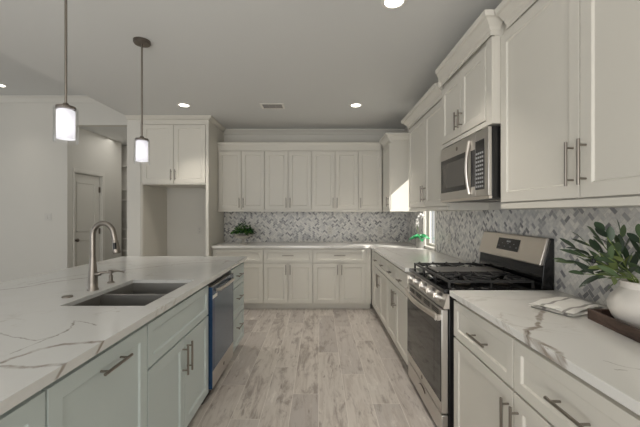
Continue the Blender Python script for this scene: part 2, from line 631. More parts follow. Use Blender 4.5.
struct(MB().box(-9, 1.6, -4, 8.2, -0.1, 0).build('floor', FLOORM, smooth=False))
struct(MB().box(-2.65, 1.6, -7, 5.52, CZ, LZ + 0.12).build('ceiling', CEIL, smooth=False))  # rear overhang past the floor added to block the sun
struct(MB().box(-9, -2.651, -7, 5.30, LZ, LZ + 0.12).build('ceiling_living', CEIL, smooth=False))
struct(MB().box(-4.8, -2.65, 5.43, 8.2, 2.80, 2.92).build('ceiling_hall', CEIL, smooth=False))
struct(MB().box(-2.46, 1.6, YB, 5.52, 0, CZ - 0.001).build('wall_back', WALL, smooth=False))
struct(MB().grid([-7, WY0, WY1, YB], [0, WZ0, WZ1, CZ - 0.001], XW, 1.50, lambda i, j: not (i == 1 and j == 1), axis=0).build('wall_right', WALL, smooth=False))  # extended behind the viewer, beyond the floor, to keep sun out
struct(MB().grid([-9, -3.99, -2.651], [0, 2.77, LZ - 0.001], 5.30, 5.42, lambda i, j: not (i == 1 and j == 0), axis=1).build('wall_living', WALL, smooth=False))
struct(MB().box(-2.65, -2.462, 4.61, 8.0, 0, CZ - 0.001).build('wall_partition', WALL, smooth=False))
struct(MB().grid([5.421, 5.434, 6.146, 6.75], [0, 2.04, 2.799], -4.12, -3.99, lambda i, j: not (i == 1 and j == 0), axis=0).build('wall_hall', WALL, smooth=False))
struct(MB().box(-4.8, -2.65, 7.3, 7.4, 0, 2.799).build('wall_hall_end', WALL, smooth=False))
struct(MB().box(-4.8, -4.66, 6.75, 7.299, 0, 2.799).build('wall_hall_side', WALL, smooth=False))
struct(MB().box(-4.8, -4.121, 6.62, 6.749, 0, 2.799).build('wall_hall_return', WALL, smooth=False))

# crown mouldings at the ceiling (structure)
cr = [(0, 0), (0, -0.075), (0.012, -0.075), (0.03, -0.05), (0.055, -0.02), (0.07, -0.015), (0.07, 0)]
struct(MB().sweep([(o, CZ - 0.002 + z) for o, z in cr], [(-1.52, YB), (XW, YB)]).build('trim_1', TRIM))
struct(MB().sweep([(o, CZ - 0.002 + z) for o, z in cr], [(XW, 5.285), (XW, -0.5)]).build('trim_2', TRIM))
struct(MB().sweep([(o * 1.1, LZ - 0.002 + z * 1.1) for o, z in cr], [(-9, 5.30), (-2.66, 5.30)]).build('trim_3', TRIM))
bb = [(0, 0), (0, 0.13), (0.008, 0.13), (0.014, 0.11), (0.014, 0)]
struct(MB().sweep(bb, [(-9, 5.30), (-3.99, 5.30)]).build('baseboard_living', TRIM))

# hall door
dr = struct(MB().box(-4.075, -4.035, 5.445, 6.135, 0.01, 2.03).build('door_1', TRIM, smooth=False))
mb = MB()
for z0, z1 in ((0.16, 0.92), (1.06, 1.90)):
    for (a, b, c, d) in ((5.56, 6.02, z0, z0 + 0.018), (5.56, 6.02, z1 - 0.018, z1), (5.56, 5.578, z0, z1), (6.002, 6.02, z0, z1)):
        mb.box(-4.035, -4.027, a, b, c, d)
mb.build('panel_moulding', TRIM, dr, bevel=0.002)
mb = MB().tube([(-4.034, 5.505, 0.93), (-3.99, 5.505, 0.93)], [0.012, 0.012])
mb.tube([(-4.035, 5.505, 0.93), (-4.028, 5.505, 0.93)], [0.03, 0.03], 20)
mb.tube([(-3.995, 5.505, 0.93), (-3.985, 5.505, 0.93), (-3.965, 5.505, 0.93), (-3.955, 5.505, 0.93)], [0.018, 0.028, 0.028, 0.016], 20)
mb.build('door_knob', NICKELD, dr)
for z in (0.25, 1.05, 1.80):
    MB().box(-4.0345, -4.018, 6.118, 6.15, z - 0.05, z + 0.05).build('hinge', NICKELD, dr)
cs = [(-3.989, -3.972)]
mb = MB()
for a, b, c, d in ((5.375, 5.440, 0, 2.05), (6.140, 6.205, 0, 2.05)):
    mb.box(-3.989, -3.973, a + (0.05 if a < 5.4 else 0), b, c, d)
mb.box(-3.989, -3.973, 5.425, 6.205, 2.05, 2.11)
struct(mb.build('trim_4', TRIM, bevel=0.003))

# built-in shelves at the end of the hall
sh = thing('built_in_shelves', 'white built-in wall shelves at the end of the hall past the white door', 'shelf', (-4.55, 6.9, 0))
MB().box(0, 1.2, 0.13, 0.15, 0, 2.79).build('back_panel', TRIM, sh, smooth=False)
for x in (-0.08, 1.20):
    MB().box(x, x + 0.02, -0.02, 0.15, 0, 2.79).build('side_panel', TRIM, sh, smooth=False)
for z in (0.35, 0.60, 0.85, 1.05, 1.25, 1.45, 1.65, 1.86, 2.35):
    MB().box(-0.06, 1.20, 0, 0.13, z - 0.012, z + 0.012).build('shelf', TRIM, sh, smooth=False)

# window on the right wall
w = struct(thing('window_1', None, None, (XW, WY0, WZ0)))
mb = MB().grid([0.002, 0.026, 0.414, 0.438], [0.002, 0.03, 1.145, 1.173], 0.050, 0.080, lambda i, j: not (i == 1 and j == 1), axis=0)
mb.box(0.055, 0.075, 0.026, 0.414, 0.57, 0.595)
mb.build('window_frame', TRIM, w, bevel=0.003)
MB().box(0.063, 0.067, 0.026, 0.414, 0.03, 1.145).build('pane', GLASS, w, smooth=False)
MB().box(-0.03, 0.049, 0.004, 0.436, -0.028, 0.0015).build('window_sill', TRIM, w, bevel=0.003)
mb = MB().box(-0.018, -0.0085, 0.435, 0.455, 0.003, 1.19).box(-0.018, -0.0085, -0.02, 0.005, 0.003, 1.19)
mb.build('casing', TRIM, w)

# backsplash
mb = MB().box(-1.526, XW - 0.010, YB - 0.008, YB - 0.0005, 0.916, 1.397)
bs = tag(mb.build('tile_backsplash', TILEX, smooth=False), 'grey and white marble herringbone backsplash along the back wall', 'backsplash', 'herringbone backsplashes')
ys = [0.45, 1.99, 2.795, 4.02, WY0 - 0.021, WY1 + 0.021 + 0.015, YB - 0.009]
mb = MB().grid([0.45, WY0 - 0.021, WY1 + 0.036, YB - 0.009], [0.916, 1.397], XW - 0.008, XW - 0.0005, lambda i, j: i != 1, axis=0)
bs2 = tag(mb.build('tile_backsplash', TILEY, smooth=False), 'grey and white marble herringbone backsplash on the right wall behind the stove', 'backsplash', 'herringbone backsplashes')


# ------------------------------------------------------------------ cabinets
def shaker(x0, x1, z0, z1, y0=0.0, y1=0.02, fw=0.057, rec=0.009, ch=0.006):
    mb = MB()
    bm = mb.bm
    def ring(a, b, c, d, y):
        return [bm.verts.new(p) for p in ((a, y, c), (b, y, c), (b, y, d), (a, y, d))]
    B = ring(x0, x1, z0, z1, y1)
    O = ring(x0, x1, z0, z1, y0)
    I = ring(x0 + fw, x1 - fw, z0 + fw, z1 - fw, y0)
    J = ring(x0 + fw + ch, x1 - fw - ch, z0 + fw + ch, z1 - fw - ch, y0 + rec)
    for A, C in ((B, O), (O, I), (I, J)):
        for k in range(4):
            bm.faces.new([A[k], A[(k + 1) % 4], C[(k + 1) % 4], C[k]])
    bm.faces.new(J); bm.faces.new(B[::-1])
    return mb


def bar_handle(kind, x, z, L, r=0.006, off=0.032):
    mb = MB()
    h = L / 2
    if kind == 'v':
        mb.tube([(x, -off, z - h), (x, -off, z + h)], r, 12)
        for s in (-1, 1):
            mb.tube([(x, -off, z + s * (h - 0.025)), (x, 0.001, z + s * (h - 0.025))], r * 0.75, 10)
    else:
        mb.tube([(x - h, -off, z), (x + h, -off, z)], r, 12)
        for s in (-1, 1):
            mb.tube([(x + s * (h - 0.025), -off, z), (x + s * (h - 0.025), 0.001, z)], r * 0.75, 10)
    return mb


def fronts(root, els, m):
    for e in els:
        kind, x0, x1, z0, z1, hd = e[:6]
        x0, x1, z0, z1 = x0 + 0.001, x1 - 0.001, z0 + 0.0015, z1 - 0.0015
        fw = 0.057 if kind == 'door' or (z1 - z0) > 0.3 else 0.045
        d = shaker(x0, x1, z0, z1, fw=fw).build(kind, m, root, bevel=0.0015, smooth=False)
        if hd:
            bar_handle(*hd).build('handle', NICKEL, d)


def base_cabinet(label, loc, rot, w, els, m=CAB, d=0.60, hollow=False, group='base cabinets', toe=True):
    root = thing('base_cabinet', label, 'cabinet', loc, rot, 'sage grey island cabinets' if m is SAGE else 'cream base cabinets')
    mb = MB()
    if hollow:
        mb.box(0, 0.018, 0.021, d, 0.09, 0.8815).box(w - 0.018, w, 0.021, d, 0.09, 0.8815)
        mb.box(0.018, w - 0.018, d - 0.012, d, 0.09, 0.8815).box(0.018, w - 0.018, 0.021, d - 0.012, 0.09, 0.108)
        mb.box(0.018, w - 0.018, 0.021, 0.04, 0.60, 0.8815).box(0.018, w - 0.018, 0.021, 0.04, 0.108, 0.14)
        mb.box(w / 2 - 0.03, w / 2 + 0.03, 0.021, 0.04, 0.14, 0.60)
    else:
        mb.box(0, w, 0.021, d, 0.09, 0.8815)
    mb.build('body', m, root, smooth=False)
    if toe:
        MB().box(0, w, 0.075, d, 0.0, 0.089).build('toe_kick', m, root, smooth=False)
    fronts(root, els, m)
    return root


g = 0.0035
RR = -PI / 2   # faces -X
RL = PI / 2    # faces +X


def L_(Y0):  # helper for the right run: local x of a world Y
    return lambda Y: Y0 - Y


# near right run: face X .79
XF = 0.79
f1 = L_(1.984)
base_cabinet('cream base cabinet just right of the stove, one drawer over one door', (XF, 1.984, 0), RR, 0.617,
             [('drawer', 0.012, 0.617 - g, 0.652, 0.860, ('h', 0.345, 0.752, 0.17)),
              ('door', 0.012, 0.617 - g, 0.095, 0.644, ('v', 0.617 - 0.032, 0.515, 0.17))])
base_cabinet('cream base cabinet nearest the viewer under the white planter, wide drawer with long handle', (XF, 1.366, 0), RR, 0.606,
             [('drawer', g, 0.604, 0.652, 0.860, ('h', 0.325, 0.752, 0.17)),
              ('door', g, 0.302, 0.095, 0.644, ('v', 0.034, 0.515, 0.17)),
              ('door', 0.304, 0.604, 0.095, 0.644, ('v', 0.57, 0.515, 0.17))])
base_cabinet('cream base cabinet at the near end of the right counter, cut by the frame', (XF, 0.759, 0), RR, 0.255,
             [('door', g, 0.253, 0.095, 0.860, ('v', 0.034, 0.72, 0.17))])
# far right run: face X .735
XF2 = 0.735
base_cabinet('cream base cabinet just left of the stove, two drawers over two doors', (XF2, 3.68, 0), RR, 0.878,
             [('drawer', g, 0.432, 0.672, 0.860, ('h', 0.22, 0.765, 0.10)),
              ('drawer', 0.436, 0.868, 0.672, 0.860, ('h', 0.65, 0.765, 0.10)),
              ('door', g, 0.432, 0.095, 0.664, ('v', 0.40, 0.545, 0.16)),
              ('door', 0.436, 0.868, 0.095, 0.664, ('v', 0.468, 0.545, 0.16))], d=0.66)
corner_side = base_cabinet('cream base cabinet on the right run beside the back corner, two drawers over two doors', (XF2, 4.72, 0), RR, 1.038,
             [('drawer', 0.18, 0.606, 0.672, 0.860, ('h', 0.39, 0.765, 0.10)),
              ('drawer', 0.610, 1.036, 0.672, 0.860, ('h', 0.82, 0.765, 0.10)),
              ('door', 0.18, 0.606, 0.095, 0.664, ('v', 0.574, 0.545, 0.16)),
              ('door', 0.610, 1.036, 0.095, 0.664, ('v', 0.642, 0.545, 0.16))], d=0.66)


MB().box(-0.026, 0.178, 0.003, 0.0205, 0.09, 0.8815).build('corner_filler', CAB, corner_side, smooth=False)

# back run, face Y 4.75
def bx(px):
    return (px - 319.5) * 4.75 / 335


YF = 4.75
a0, a1, a2, a3 = -1.526, bx(263.3), bx(312.8), bx(366.2)
base_cabinet('cream back-wall base cabinet beside the refrigerator nook, plain drawer front without handle', (a0, YF, 0), 0, a1 - a0,
             [('drawer', 0.02, a1 - a0 - g, 0.672, 0.860, None), ('door', 0.02, a1 - a0 - g, 0.095, 0.664, ('v', 0.055, 0.56, 0.15))])
wdt = a2 - a1
base_cabinet('middle one of three cream base cabinets on the back wall, drawer over two doors', (a1 + 0.001, YF, 0), 0, wdt - 0.001,
             [('drawer', g, wdt - 0.004, 0.672, 0.860, ('h', wdt / 2, 0.775, 0.16)),
              ('door', g, wdt / 2 - g, 0.095, 0.664, ('v', wdt / 2 - 0.03, 0.575, 0.14)),
              ('door', wdt / 2 + g, wdt - 0.004, 0.095, 0.664, ('v', wdt / 2 + 0.03, 0.575, 0.14))])
wdt = a3 - a2
corner_cab = base_cabinet('cream base cabinet on the back wall next to the corner, drawer over two doors', (a2 + 0.001, YF, 0), 0, 0.733 - a2 - 0.004,
             [('drawer', g, wdt - 0.004, 0.672, 0.860, ('h', wdt / 2, 0.775, 0.16)),
              ('door', g, wdt / 2 - g, 0.095, 0.664, ('v', wdt / 2 - 0.03, 0.575, 0.14)),
              ('door', wdt / 2 + g, wdt - 0.004, 0.095, 0.664, ('v', wdt / 2 + 0.03, 0.575, 0.14))])

MB().box(wdt - 0.002, 0.733 - a2 - 0.004, 0.003, 0.0205, 0.09, 0.8815).build('corner_filler', CAB, corner_cab, smooth=False)

# island, face X -.79 (local x runs away from the viewer)
base_cabinet('sage grey island cabinet nearest the viewer at the lower left, cut by the frame', (-XF, 0.47, 0), RL, 0.499,
             [('door', g, 0.497, 0.095, 0.860, None)], m=SAGE)
base_cabinet('sage grey island pull-out cabinet with one tall door and horizontal handle', (-XF, 0.970, 0), RL, 0.569,
             [('door', g, 0.567, 0.095, 0.860, ('h', 0.300, 0.800, 0.17))], m=SAGE)
base_cabinet('sage grey island sink cabinet with false drawer front over two doors', (-XF, 1.540, 0), RL, 0.849,
             [('drawer', g, 0.845, 0.652, 0.860, None),
              ('door', g, 0.423, 0.095, 0.644, ('v', 0.393, 0.525, 0.17)),
              ('door', 0.427, 0.845, 0.095, 0.644, ('v', 0.457, 0.525, 0.17))], m=SAGE, hollow=True)
base_cabinet('sage grey three-drawer island cabinet at the far end past the dishwasher', (-XF, 2.992, 0), RL, 0.520,
             [('drawer', 0.008, 0.508, 0.672, 0.860, ('h', 0.26, 0.775, 0.17)),
              ('drawer', 0.008, 0.508, 0.385, 0.664, ('h', 0.26, 0.56, 0.17)),
              ('drawer', 0.008, 0.508, 0.095, 0.377, ('h', 0.26, 0.28, 0.17))], m=SAGE)
MBp = MB().box(-1.62, -1.395, 0.47, 3.512, 0, 0.8815)
tag(MBp.build('island_back_panel', SAGE, smooth=False, bevel=0.002), 'sage grey rear panel supporting the seating side of the island', 'panel')

# countertops
mb = MB().grid([-2.09, -1.28, -0.86, -0.77], [0.40, 1.65, 2.30, 3.56], 0.893, 0.915, lambda i, j: not (i == 1 and j == 1))
for e in ((-0.788, -0.77, 0.40, 3.56), (-2.09, -2.072, 0.40, 3.56), (-2.072, -0.788, 0.40, 0.418), (-2.072, -0.788, 3.542, 3.56)):
    mb.box(*e, 0.8825, 0.8931)
tag(mb.build('countertop', Q_ISL, smooth=False), 'long white quartz island countertop with grey veins and the sink', 'countertop', 'white quartz countertops')
mb = MB().grid([-1.525, 0.715, XW - 0.009], [2.798, 4.722, YB - 0.009], 0.8825, 0.915, lambda i, j: not (i == 0 and j == 0))
tag(mb.build('countertop', Q_FAR, bevel=0.002, smooth=False), 'L-shaped white quartz countertop along the back wall, sunlit in the corner', 'countertop', 'white quartz countertops')
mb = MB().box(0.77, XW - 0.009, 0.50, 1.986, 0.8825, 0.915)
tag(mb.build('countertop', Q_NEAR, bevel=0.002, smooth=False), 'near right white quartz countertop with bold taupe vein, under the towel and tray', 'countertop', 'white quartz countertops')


# wall cabinets
def wall_cabinet(label, loc, rot, w, d, z0, z1, els, m=CAB, side=None):
    root = thing('wall_cabinet', label, 'cabinet', loc, rot, 'cream wall cabinets')
    MB().box(0, w, 0.021, d, z0, z1).build('body', m, root, smooth=False)
    MB().box(0, w, 0.004, 0.0205, z0, z0 + 0.030).build('light_rail', m, root, smooth=False)
    fronts(root, els, m)
    return root


ZU0, ZUd, ZUt = 1.398, 1.458, 2.415
XU = 1.07
dpt = XW - XU - 0.001
wall_cabinet('large cream two-door wall cabinet nearest the viewer, right of the microwave', (XU, 1.984, 0), RR, 1.206, dpt, ZU0, 2.50,
             [('door', 0.004, 0.603, ZUd - 0.024, ZUt, ('v', 0.603 - 0.032, 1.578, 0.185)),
              ('door', 0.607, 1.204, ZUd - 0.024, ZUt, ('v', 0.607 + 0.032, 1.578, 0.185))])
wall_cabinet('cream two-door wall cabinet between the window and the microwave', (XU, 4.02, 0), RR, 1.222, dpt, ZU0, 2.45,
             [('door', 0.004, 0.608, ZUd - 0.024, 2.37, ('v', 0.575, 1.57, 0.16)),
              ('door', 0.612, 1.218, ZUd - 0.024, 2.37, ('v', 0.645, 1.57, 0.16))])
XP = 1.017
r = thing('wall_cabinet', 'short raised cream cabinet right above the microwave', 'cabinet', (XP, 2.797, 0), RR, 'cream wall cabinets')
MB().box(0, 0.811, 0.021, XW - XP - 0.001, 1.905, 2.50).build('body', CAB, r, smooth=False)
mb = MB().box(0, 0.811, 0.004, 0.0205, 1.905, 1.935).box(0.745, 0.811, 0.004, 0.0205, 1.935, 2.42)
mb.build('face_frame', CAB, r, smooth=False)
fronts(r, [('door', 0.010, 0.375, 1.94, 2.395, ('v', 0.345, 2.045, 0.13)), ('door', 0.379, 0.74, 1.94, 2.395, ('v', 0.409, 2.045, 0.13))], CAB)

# back wall uppers (face Y 5.03), scale 335/5.03
def ux(px):
    return (px - 319.5) * 5.03 / 335


edges = [ux(v) for v in (217.9, 241.4, 264.6, 288.1, 311.6, 335.0, 358.3, 382.2)]
UY = 5.03
names = ['cream two-door wall cabinet at the left end of the back wall, above the bushy plant',
         'cream two-door wall cabinet on the back wall, second pair of doors from the left',
         'cream two-door wall cabinet on the back wall, third pair of doors from the left']
for n in range(3):
    e0, e1, e2 = edges[2 * n], edges[2 * n + 1], edges[2 * n + 2]
    W = e2 - e0
    h = e1 - e0
    wall_cabinet(names[n], (e0 + 0.0005, UY, 0), 0, W - 0.001, YB - UY - 0.001, ZU0, 2.33,
                 [('door', 0.005, h - 0.0035, 1.432, 2.305, ('v', h - 0.030, 1.53, 0.15)),
                  ('door', h + 0.0035, W - 0.006, 1.432, 2.305, ('v', h + 0.030, 1.53, 0.15))])
W = edges[7] - edges[6]
wall_cabinet('narrow single-door cream wall cabinet at the right end of the back wall', (edges[6] + 0.0005, UY, 0), 0, W - 0.002, YB - UY - 0.001, ZU0, 2.33,
             [('door', 0.003, W - 0.006, 1.432, 2.305, ('v', 0.032, 1.53, 0.15))])
XC = 0.945
wall_cabinet('cream corner wall cabinet whose sunlit side panel faces the viewer beside the window', (XC, 5.028, 0), RR, 5.028 - 4.52, XW - XC - 0.001, ZU0, 2.36,
             [('door', 0.03, 0.503, 1.432, 2.33, ('v', 0.46, 1.53, 0.13))])

# cabinet crowns
cp = [(0, 0), (0.006, 0), (0.006, 0.03), (0.012, 0.035), (0.02, 0.05), (0.055, 0.085), (0.07, 0.09), (0.078, 0.12), (0, 0.12)]


def crown(label, z, path, sc_=1.0, sz=1.0):
    mb = MB().sweep([(o * sc_, z + zz * sz) for o, zz in cp], path)
    return tag(mb.build('crown_moulding', CAB, smooth=False), label, 'moulding', 'cabinet crown mouldings')


# travel so that 'right of travel' faces the room
crown('stepped cream crown moulding on top of the large wall cabinet nearest the viewer', 2.418, [(XU - 0.002, 1.906), (XU - 0.002, 0.78)], 0.95, 0.90)
crown('stepped cream crown moulding on top of the raised cabinet above the microwave', 2.425, [(XU - 0.078, 2.80), (XP - 0.002, 2.80), (XP - 0.002, 1.984), (XU - 0.004, 1.984)], 0.95, 0.9)
crown('cream crown moulding on the wall cabinet between window and microwave', 2.376, [(XW - 0.03, 4.024), (XU - 0.002, 4.024), (XU - 0.002, 2.885)], 0.95, 1.0)
# flat frieze with cap along the back uppers, wrapping the corner cabinet
fp = [(0, 0), (0.006, 0), (0.006, 0.085), (0.012, 0.09), (0.016, 0.105), (0.03, 0.115), (0.03, 0.122), (0, 0.122)]
mb = MB().sweep([(o, 2.312 + z) for o, z in fp], [(edges[0] + 0.001, UY - 0.002), (XC - 0.025, UY - 0.002)])
tag(mb.build('crown_moulding', CAB, smooth=False), 'long flat cream frieze moulding along the top of the back wall cabinets', 'moulding', 'cabinet crown mouldings')
mb = MB().sweep([(o, 2.335 + z) for o, z in [(0, 0), (0.006, 0), (0.006, 0.03), (0.012, 0.04), (0.04, 0.08), (0.055, 0.085), (0.06, 0.11), (0, 0.11)]],
                [(XC - 0.002, 4.96), (XC - 0.002, 4.518), (XW - 0.02, 4.518)])
tag(mb.build('crown_moulding', CAB, smooth=False), 'cream crown moulding wrapping the corner cabinet with the sunlit side', 'moulding', 'cabinet crown mouldings')

# refrigerator nook
r = thing('refrigerator_cabinet', 'tall cream refrigerator surround with empty nook and two doors above', 'cabinet', (-2.459, 4.61, 0))
MB().box(0, 0.02, 0.021, 0.748, 0, 2.66).build('side_panel', CAB, r, smooth=False)
MB().box(0.892, 0.931, 0.021, 0.748, 0, 2.66).build('side_panel', CAB, r, smooth=False)
MB().box(0.02, 0.892, 0.021, 0.748, 1.77, 2.66).build('body', CAB, r, smooth=False)
mb = MB().box(0.0, 0.012, 0.004, 0.0205, 0, 2.66).box(0.892, 0.931, 0.004, 0.0205, 0, 2.66).box(0.012, 0.892, 0.004, 0.0205, 2.6, 2.66).box(0.012, 0.892, 0.004, 0.0205, 1.77, 1.785)
mb.build('face_frame', CAB, r, smooth=False)
fronts(r, [('door', 0.016, 0.448, 1.79, 2.595, ('v', 0.421, 1.90, 0.15)), ('door', 0.452, 0.888, 1.79, 2.595, ('v', 0.479, 1.90, 0.15))], CAB)
MB().sweep([(o * 0.9, 2.64 + z * 0.85) for o, z in [(0, 0), (0, 0.02), (0.02, 0.03), (0.05, 0.06), (0.06, 0.08), (-0.005, 0.08), (-0.005, 0)]],
           [(-0.185, 0.002), (0.933, 0.002), (0.933, 0.66)]).build('crown', CAB, r, smooth=False)

# ------------------------------------------------------------------ range
rg = thing('gas_range', 'stainless steel and black freestanding gas stove between the right-hand cabinets', 'stove', (0.745, 2.791, 0), RR)
RW = 0.79
MB().box(0, RW, 0.03, 0.655, 0.03, 0.888).build('body', BLACKM, rg, bevel=0.003)
mb = MB()
for x in (0.05, RW - 0.05):
    for y in (0.08, 0.6):
        mb.tube([(x, y, 0), (x, y, 0.03)], 0.015)
mb.build('feet', BLACKM, rg)
MB().prism([(0.0, 0.889), (0.0, 0.915), (0.58, 0.919), (0.58, 0.889)], 0, 0, RW).build('cooktop', BLACKG, rg, bevel=0.004)
MB().prism([(0.03, 0.800), (-0.004, 0.800), (0.0, 0.812), (0.020, 0.886), (0.03, 0.886)], 0, 0.0, RW).build('control_panel', STEEL, rg, bevel=0.002)
mb = MB().prism([(0.03, 0.80), (-0.006, 0.80), (-0.002, 0.814), (0.0185, 0.888), (0.03, 0.888)], 0, RW - 0.0, RW + 0.004)
mb.build('end_cap', STEELP, rg)
nrm = Vector((0, -0.074, 0.020)).normalized()
for x in (0.10, 0.235, 0.395, 0.555, 0.69):
    p = Vector((x, 0.009, 0.848))
    kn = MB().tube([p, p + nrm * 0.008, p + nrm * 0.010, p + nrm * 0.034, p + nrm * 0.038], [0.029, 0.028, 0.0245, 0.023, 0.020], 24).build('knob', STEEL, rg)
    q = p + nrm * 0.036
    MB().box(x - 0.004, x + 0.004, q.y - 0.008, q.y + 0.002, q.z - 0.018, q.z + 0.018).build('grip', STEELP, kn, bevel=0.001)
dr = MB().box(0.012, RW - 0.012, -0.012, 0.029, 0.165, 0.792).build('oven_door', STEEL, rg, bevel=0.004)
MB().box(0.014, RW - 0.014, -0.0165, -0.0122, 0.235, 0.728).build('oven_window', GLASSD, dr, bevel=0.002)
MB().box(0.13, RW - 0.13, -0.0172, -0.0166, 0.30, 0.64).build('inner_window', GLASSD, dr)
mb = MB()
for c in (0.14, 0.32, 0.50, 0.67):
    for z in (0.752, 0.764, 0.776):
        mb.box(c - 0.06, c + 0.06, -0.0145, -0.0115, z - 0.0028, z + 0.0028)
mb.build('vent_slots', BLACKM, dr)
mb = MB()
N = 24
for i in range(N):
    t0, t1 = i / N, (i + 1) / N
    x0, x1 = 0.02 + 0.75 * t0, 0.02 + 0.75 * t1
    b0, b1 = -0.03 - 0.035 * math.sin(PI * t0), -0.03 - 0.035 * math.sin(PI * t1)
    pr = lambda x, b: [(x, b, 0.722), (x, b - 0.012, 0.730), (x, b - 0.012, 0.752), (x, b, 0.760)]
    A, B = pr(x0, b0), pr(x1, b1)
    for k in range(4):
        mb.face([A[k], A[(k + 1) % 4], B[(k + 1) % 4], B[k]])
    if i == 0: mb.face(A)
    if i == N - 1: mb.face(B)
for x in (0.02, 0.752):
    mb.box(x, x + 0.018, -0.034, -0.012, 0.724, 0.758)
bmesh.ops.remove_doubles(mb.bm, verts=mb.bm.verts, dist=1e-5)
mb.build('handle', STEELP, dr)
MB().box(0.735, 0.768, -0.0435, -0.0425, 0.722, 0.758).build('sticker', WHITEP, dr)
MB().tube([(RW / 2, -0.0125, 0.20), (RW / 2, -0.0145, 0.20)], 0.014, 24).build('badge', NICKELD, dr)
dw = MB().box(0.012, RW - 0.012, -0.010, 0.029, 0.035, 0.155).build('drawer', STEEL, rg, bevel=0.004)
MB().tube([(RW / 2 - 0.07, -0.011, 0.118), (RW / 2 - 0.04, -0.013, 0.135), (RW / 2, -0.013, 0.140), (RW / 2 + 0.04, -0.013, 0.135), (RW / 2 + 0.07, -0.011, 0.118)], 0.004).build('pull_lip', NICKELD, dw)
# backguard
MB().prism([(0.582, 0.919), (0.596, 1.062), (0.640, 1.219), (0.658, 1.219), (0.658, 0.889), (0.582, 0.889)], 0, 0.0, RW).build('backguard', BLACKG, rg, bevel=0.003)
bgp = MB().prism([(0.578, 1.060), (0.582, 1.052), (0.600, 1.060), (0.639, 1.215), (0.632, 1.224), (0.622, 1.220)], 0, 0.004, RW - 0.012).build('backguard_panel', STEELP, rg, bevel=0.003)
# display lies in the tilted plane through (0.578,1.06)-(0.622,1.22)
sl = Vector((0, 0.044, 0.160)).normalized()
nn = Vector((0, -sl.z, sl.y))
def onp(x, t, o):
    return Vector((x, 0.578, 1.060)) + sl * t + nn * o
mb = MB()
A = [onp(x, t, 0.0006) for x, t in ((0.262, 0.05), (0.53, 0.05), (0.53, 0.135), (0.262, 0.135))]
B = [p + nn * 0.002 for p in A]
mb.face(B)
for k in range(4): mb.face([A[k], A[(k + 1) % 4], B[(k + 1) % 4], B[k]])
mb.face(A[::-1])
dsp = mb.build('display', DARKK, bgp)
mb = MB()
for x, t, w_, h_ in [(0.375, 0.108, 0.05, 0.012)] + [(0.285 + 0.036 * i, 0.074 + 0.022 * (i % 2), 0.012, 0.005) for i in range(7)]:
    mb.face([onp(x, t, 0.0032), onp(x + w_, t, 0.0032), onp(x + w_, t + h_, 0.0032), onp(x, t + h_, 0.0032)])
mb.build('display_marks', GREYK, dsp)


def grate(x0, x1, plain=False):
    mb = MB()
    y0, y1, z0, z1, b = 0.035, 0.555, 0.950, 0.964, 0.0065
    mb.box(x0, x1, y0, y0 + 2 * b, z0, z1).box(x0, x1, y1 - 2 * b, y1, z0, z1)
    mb.box(x0, x0 + 2 * b, y0 + 2 * b, y1 - 2 * b, z0, z1).box(x1 - 2 * b, x1, y0 + 2 * b, y1 - 2 * b, z0, z1)
    xm, ym = (x0 + x1) / 2, (y0 + y1) / 2
    mb.box(x0 + 2 * b, x1 - 2 * b, ym - b, ym + b, z0, z1)
    for cy in (y0 + 0.13, y1 - 0.13):
        for s in (-1, 1):
            a = Vector((xm + s * 0.028, cy, 0.957)); c = Vector((xm + s * ((x1 - x0) / 2 - 0.01), cy, 0.957))
            mb.tube([a + Vector((0, 0, 0.012)), a + Vector((s * 0.015, 0, 0.008)), c], [0.005, 0.007, 0.007], 6)
            a = Vector((xm, cy + s * 0.028, 0.957)); c = Vector((xm, cy + s * 0.125, 0.957))
            mb.tube([a + Vector((0, 0, 0.012)), a + Vector((0, s * 0.015, 0.008)), c], [0.005, 0.007, 0.007], 6)
            for s2 in (-1, 1):
                a = Vector((xm + s * 0.045, cy + s2 * 0.045, 0.960)); c = Vector((xm + s * ((x1 - x0) / 2 - 0.012), cy + s2 * 0.11, 0.957))
                mb.tube([a, c], 0.006, 6)
    for i in range(5):
        y = y0 + 0.04 + i * (y1 - y0 - 0.08) / 4
        for x, sx in ((x0 + b, 1), (x1 - b, -1)):
            mb.tube([(x, y, 0.958), (x + sx * 0.012, y, 0.972), (x + sx * 0.055, y, 0.964)], 0.0055, 6)
    for x in (x0 + b, x1 - b):
        for y in (y0 + b, ym, y1 - b):
            mb.box(x - 0.006, x + 0.006, y - 0.006, y + 0.006, 0.918, z0)
    return mb.build('grate', IRON, rg)


for a, b in ((0.025, 0.265), (0.272, 0.518), (0.525, 0.765)):
    grate(a, b)
MB().box(0.29, 0.50, 0.06, 0.53, 0.9645, 0.974).build('griddle', GRID, rg, bevel=0.004)
for x in (0.145, 0.645):
    for y in (0.165, 0.425):
        bn = MB().lathe([(0, 0), (0.05, 0), (0.052, 0.006), (0.038, 0.012), (0, 0.012)], (x, y, 0.9185), 28).build('burner', NICKELD, rg)
        MB().lathe([(0, 0), (0.033, 0), (0.034, 0.004), (0.03, 0.008), (0, 0.009)], (x, y, 0.931), 28).build('burner_cap', IRON, bn)

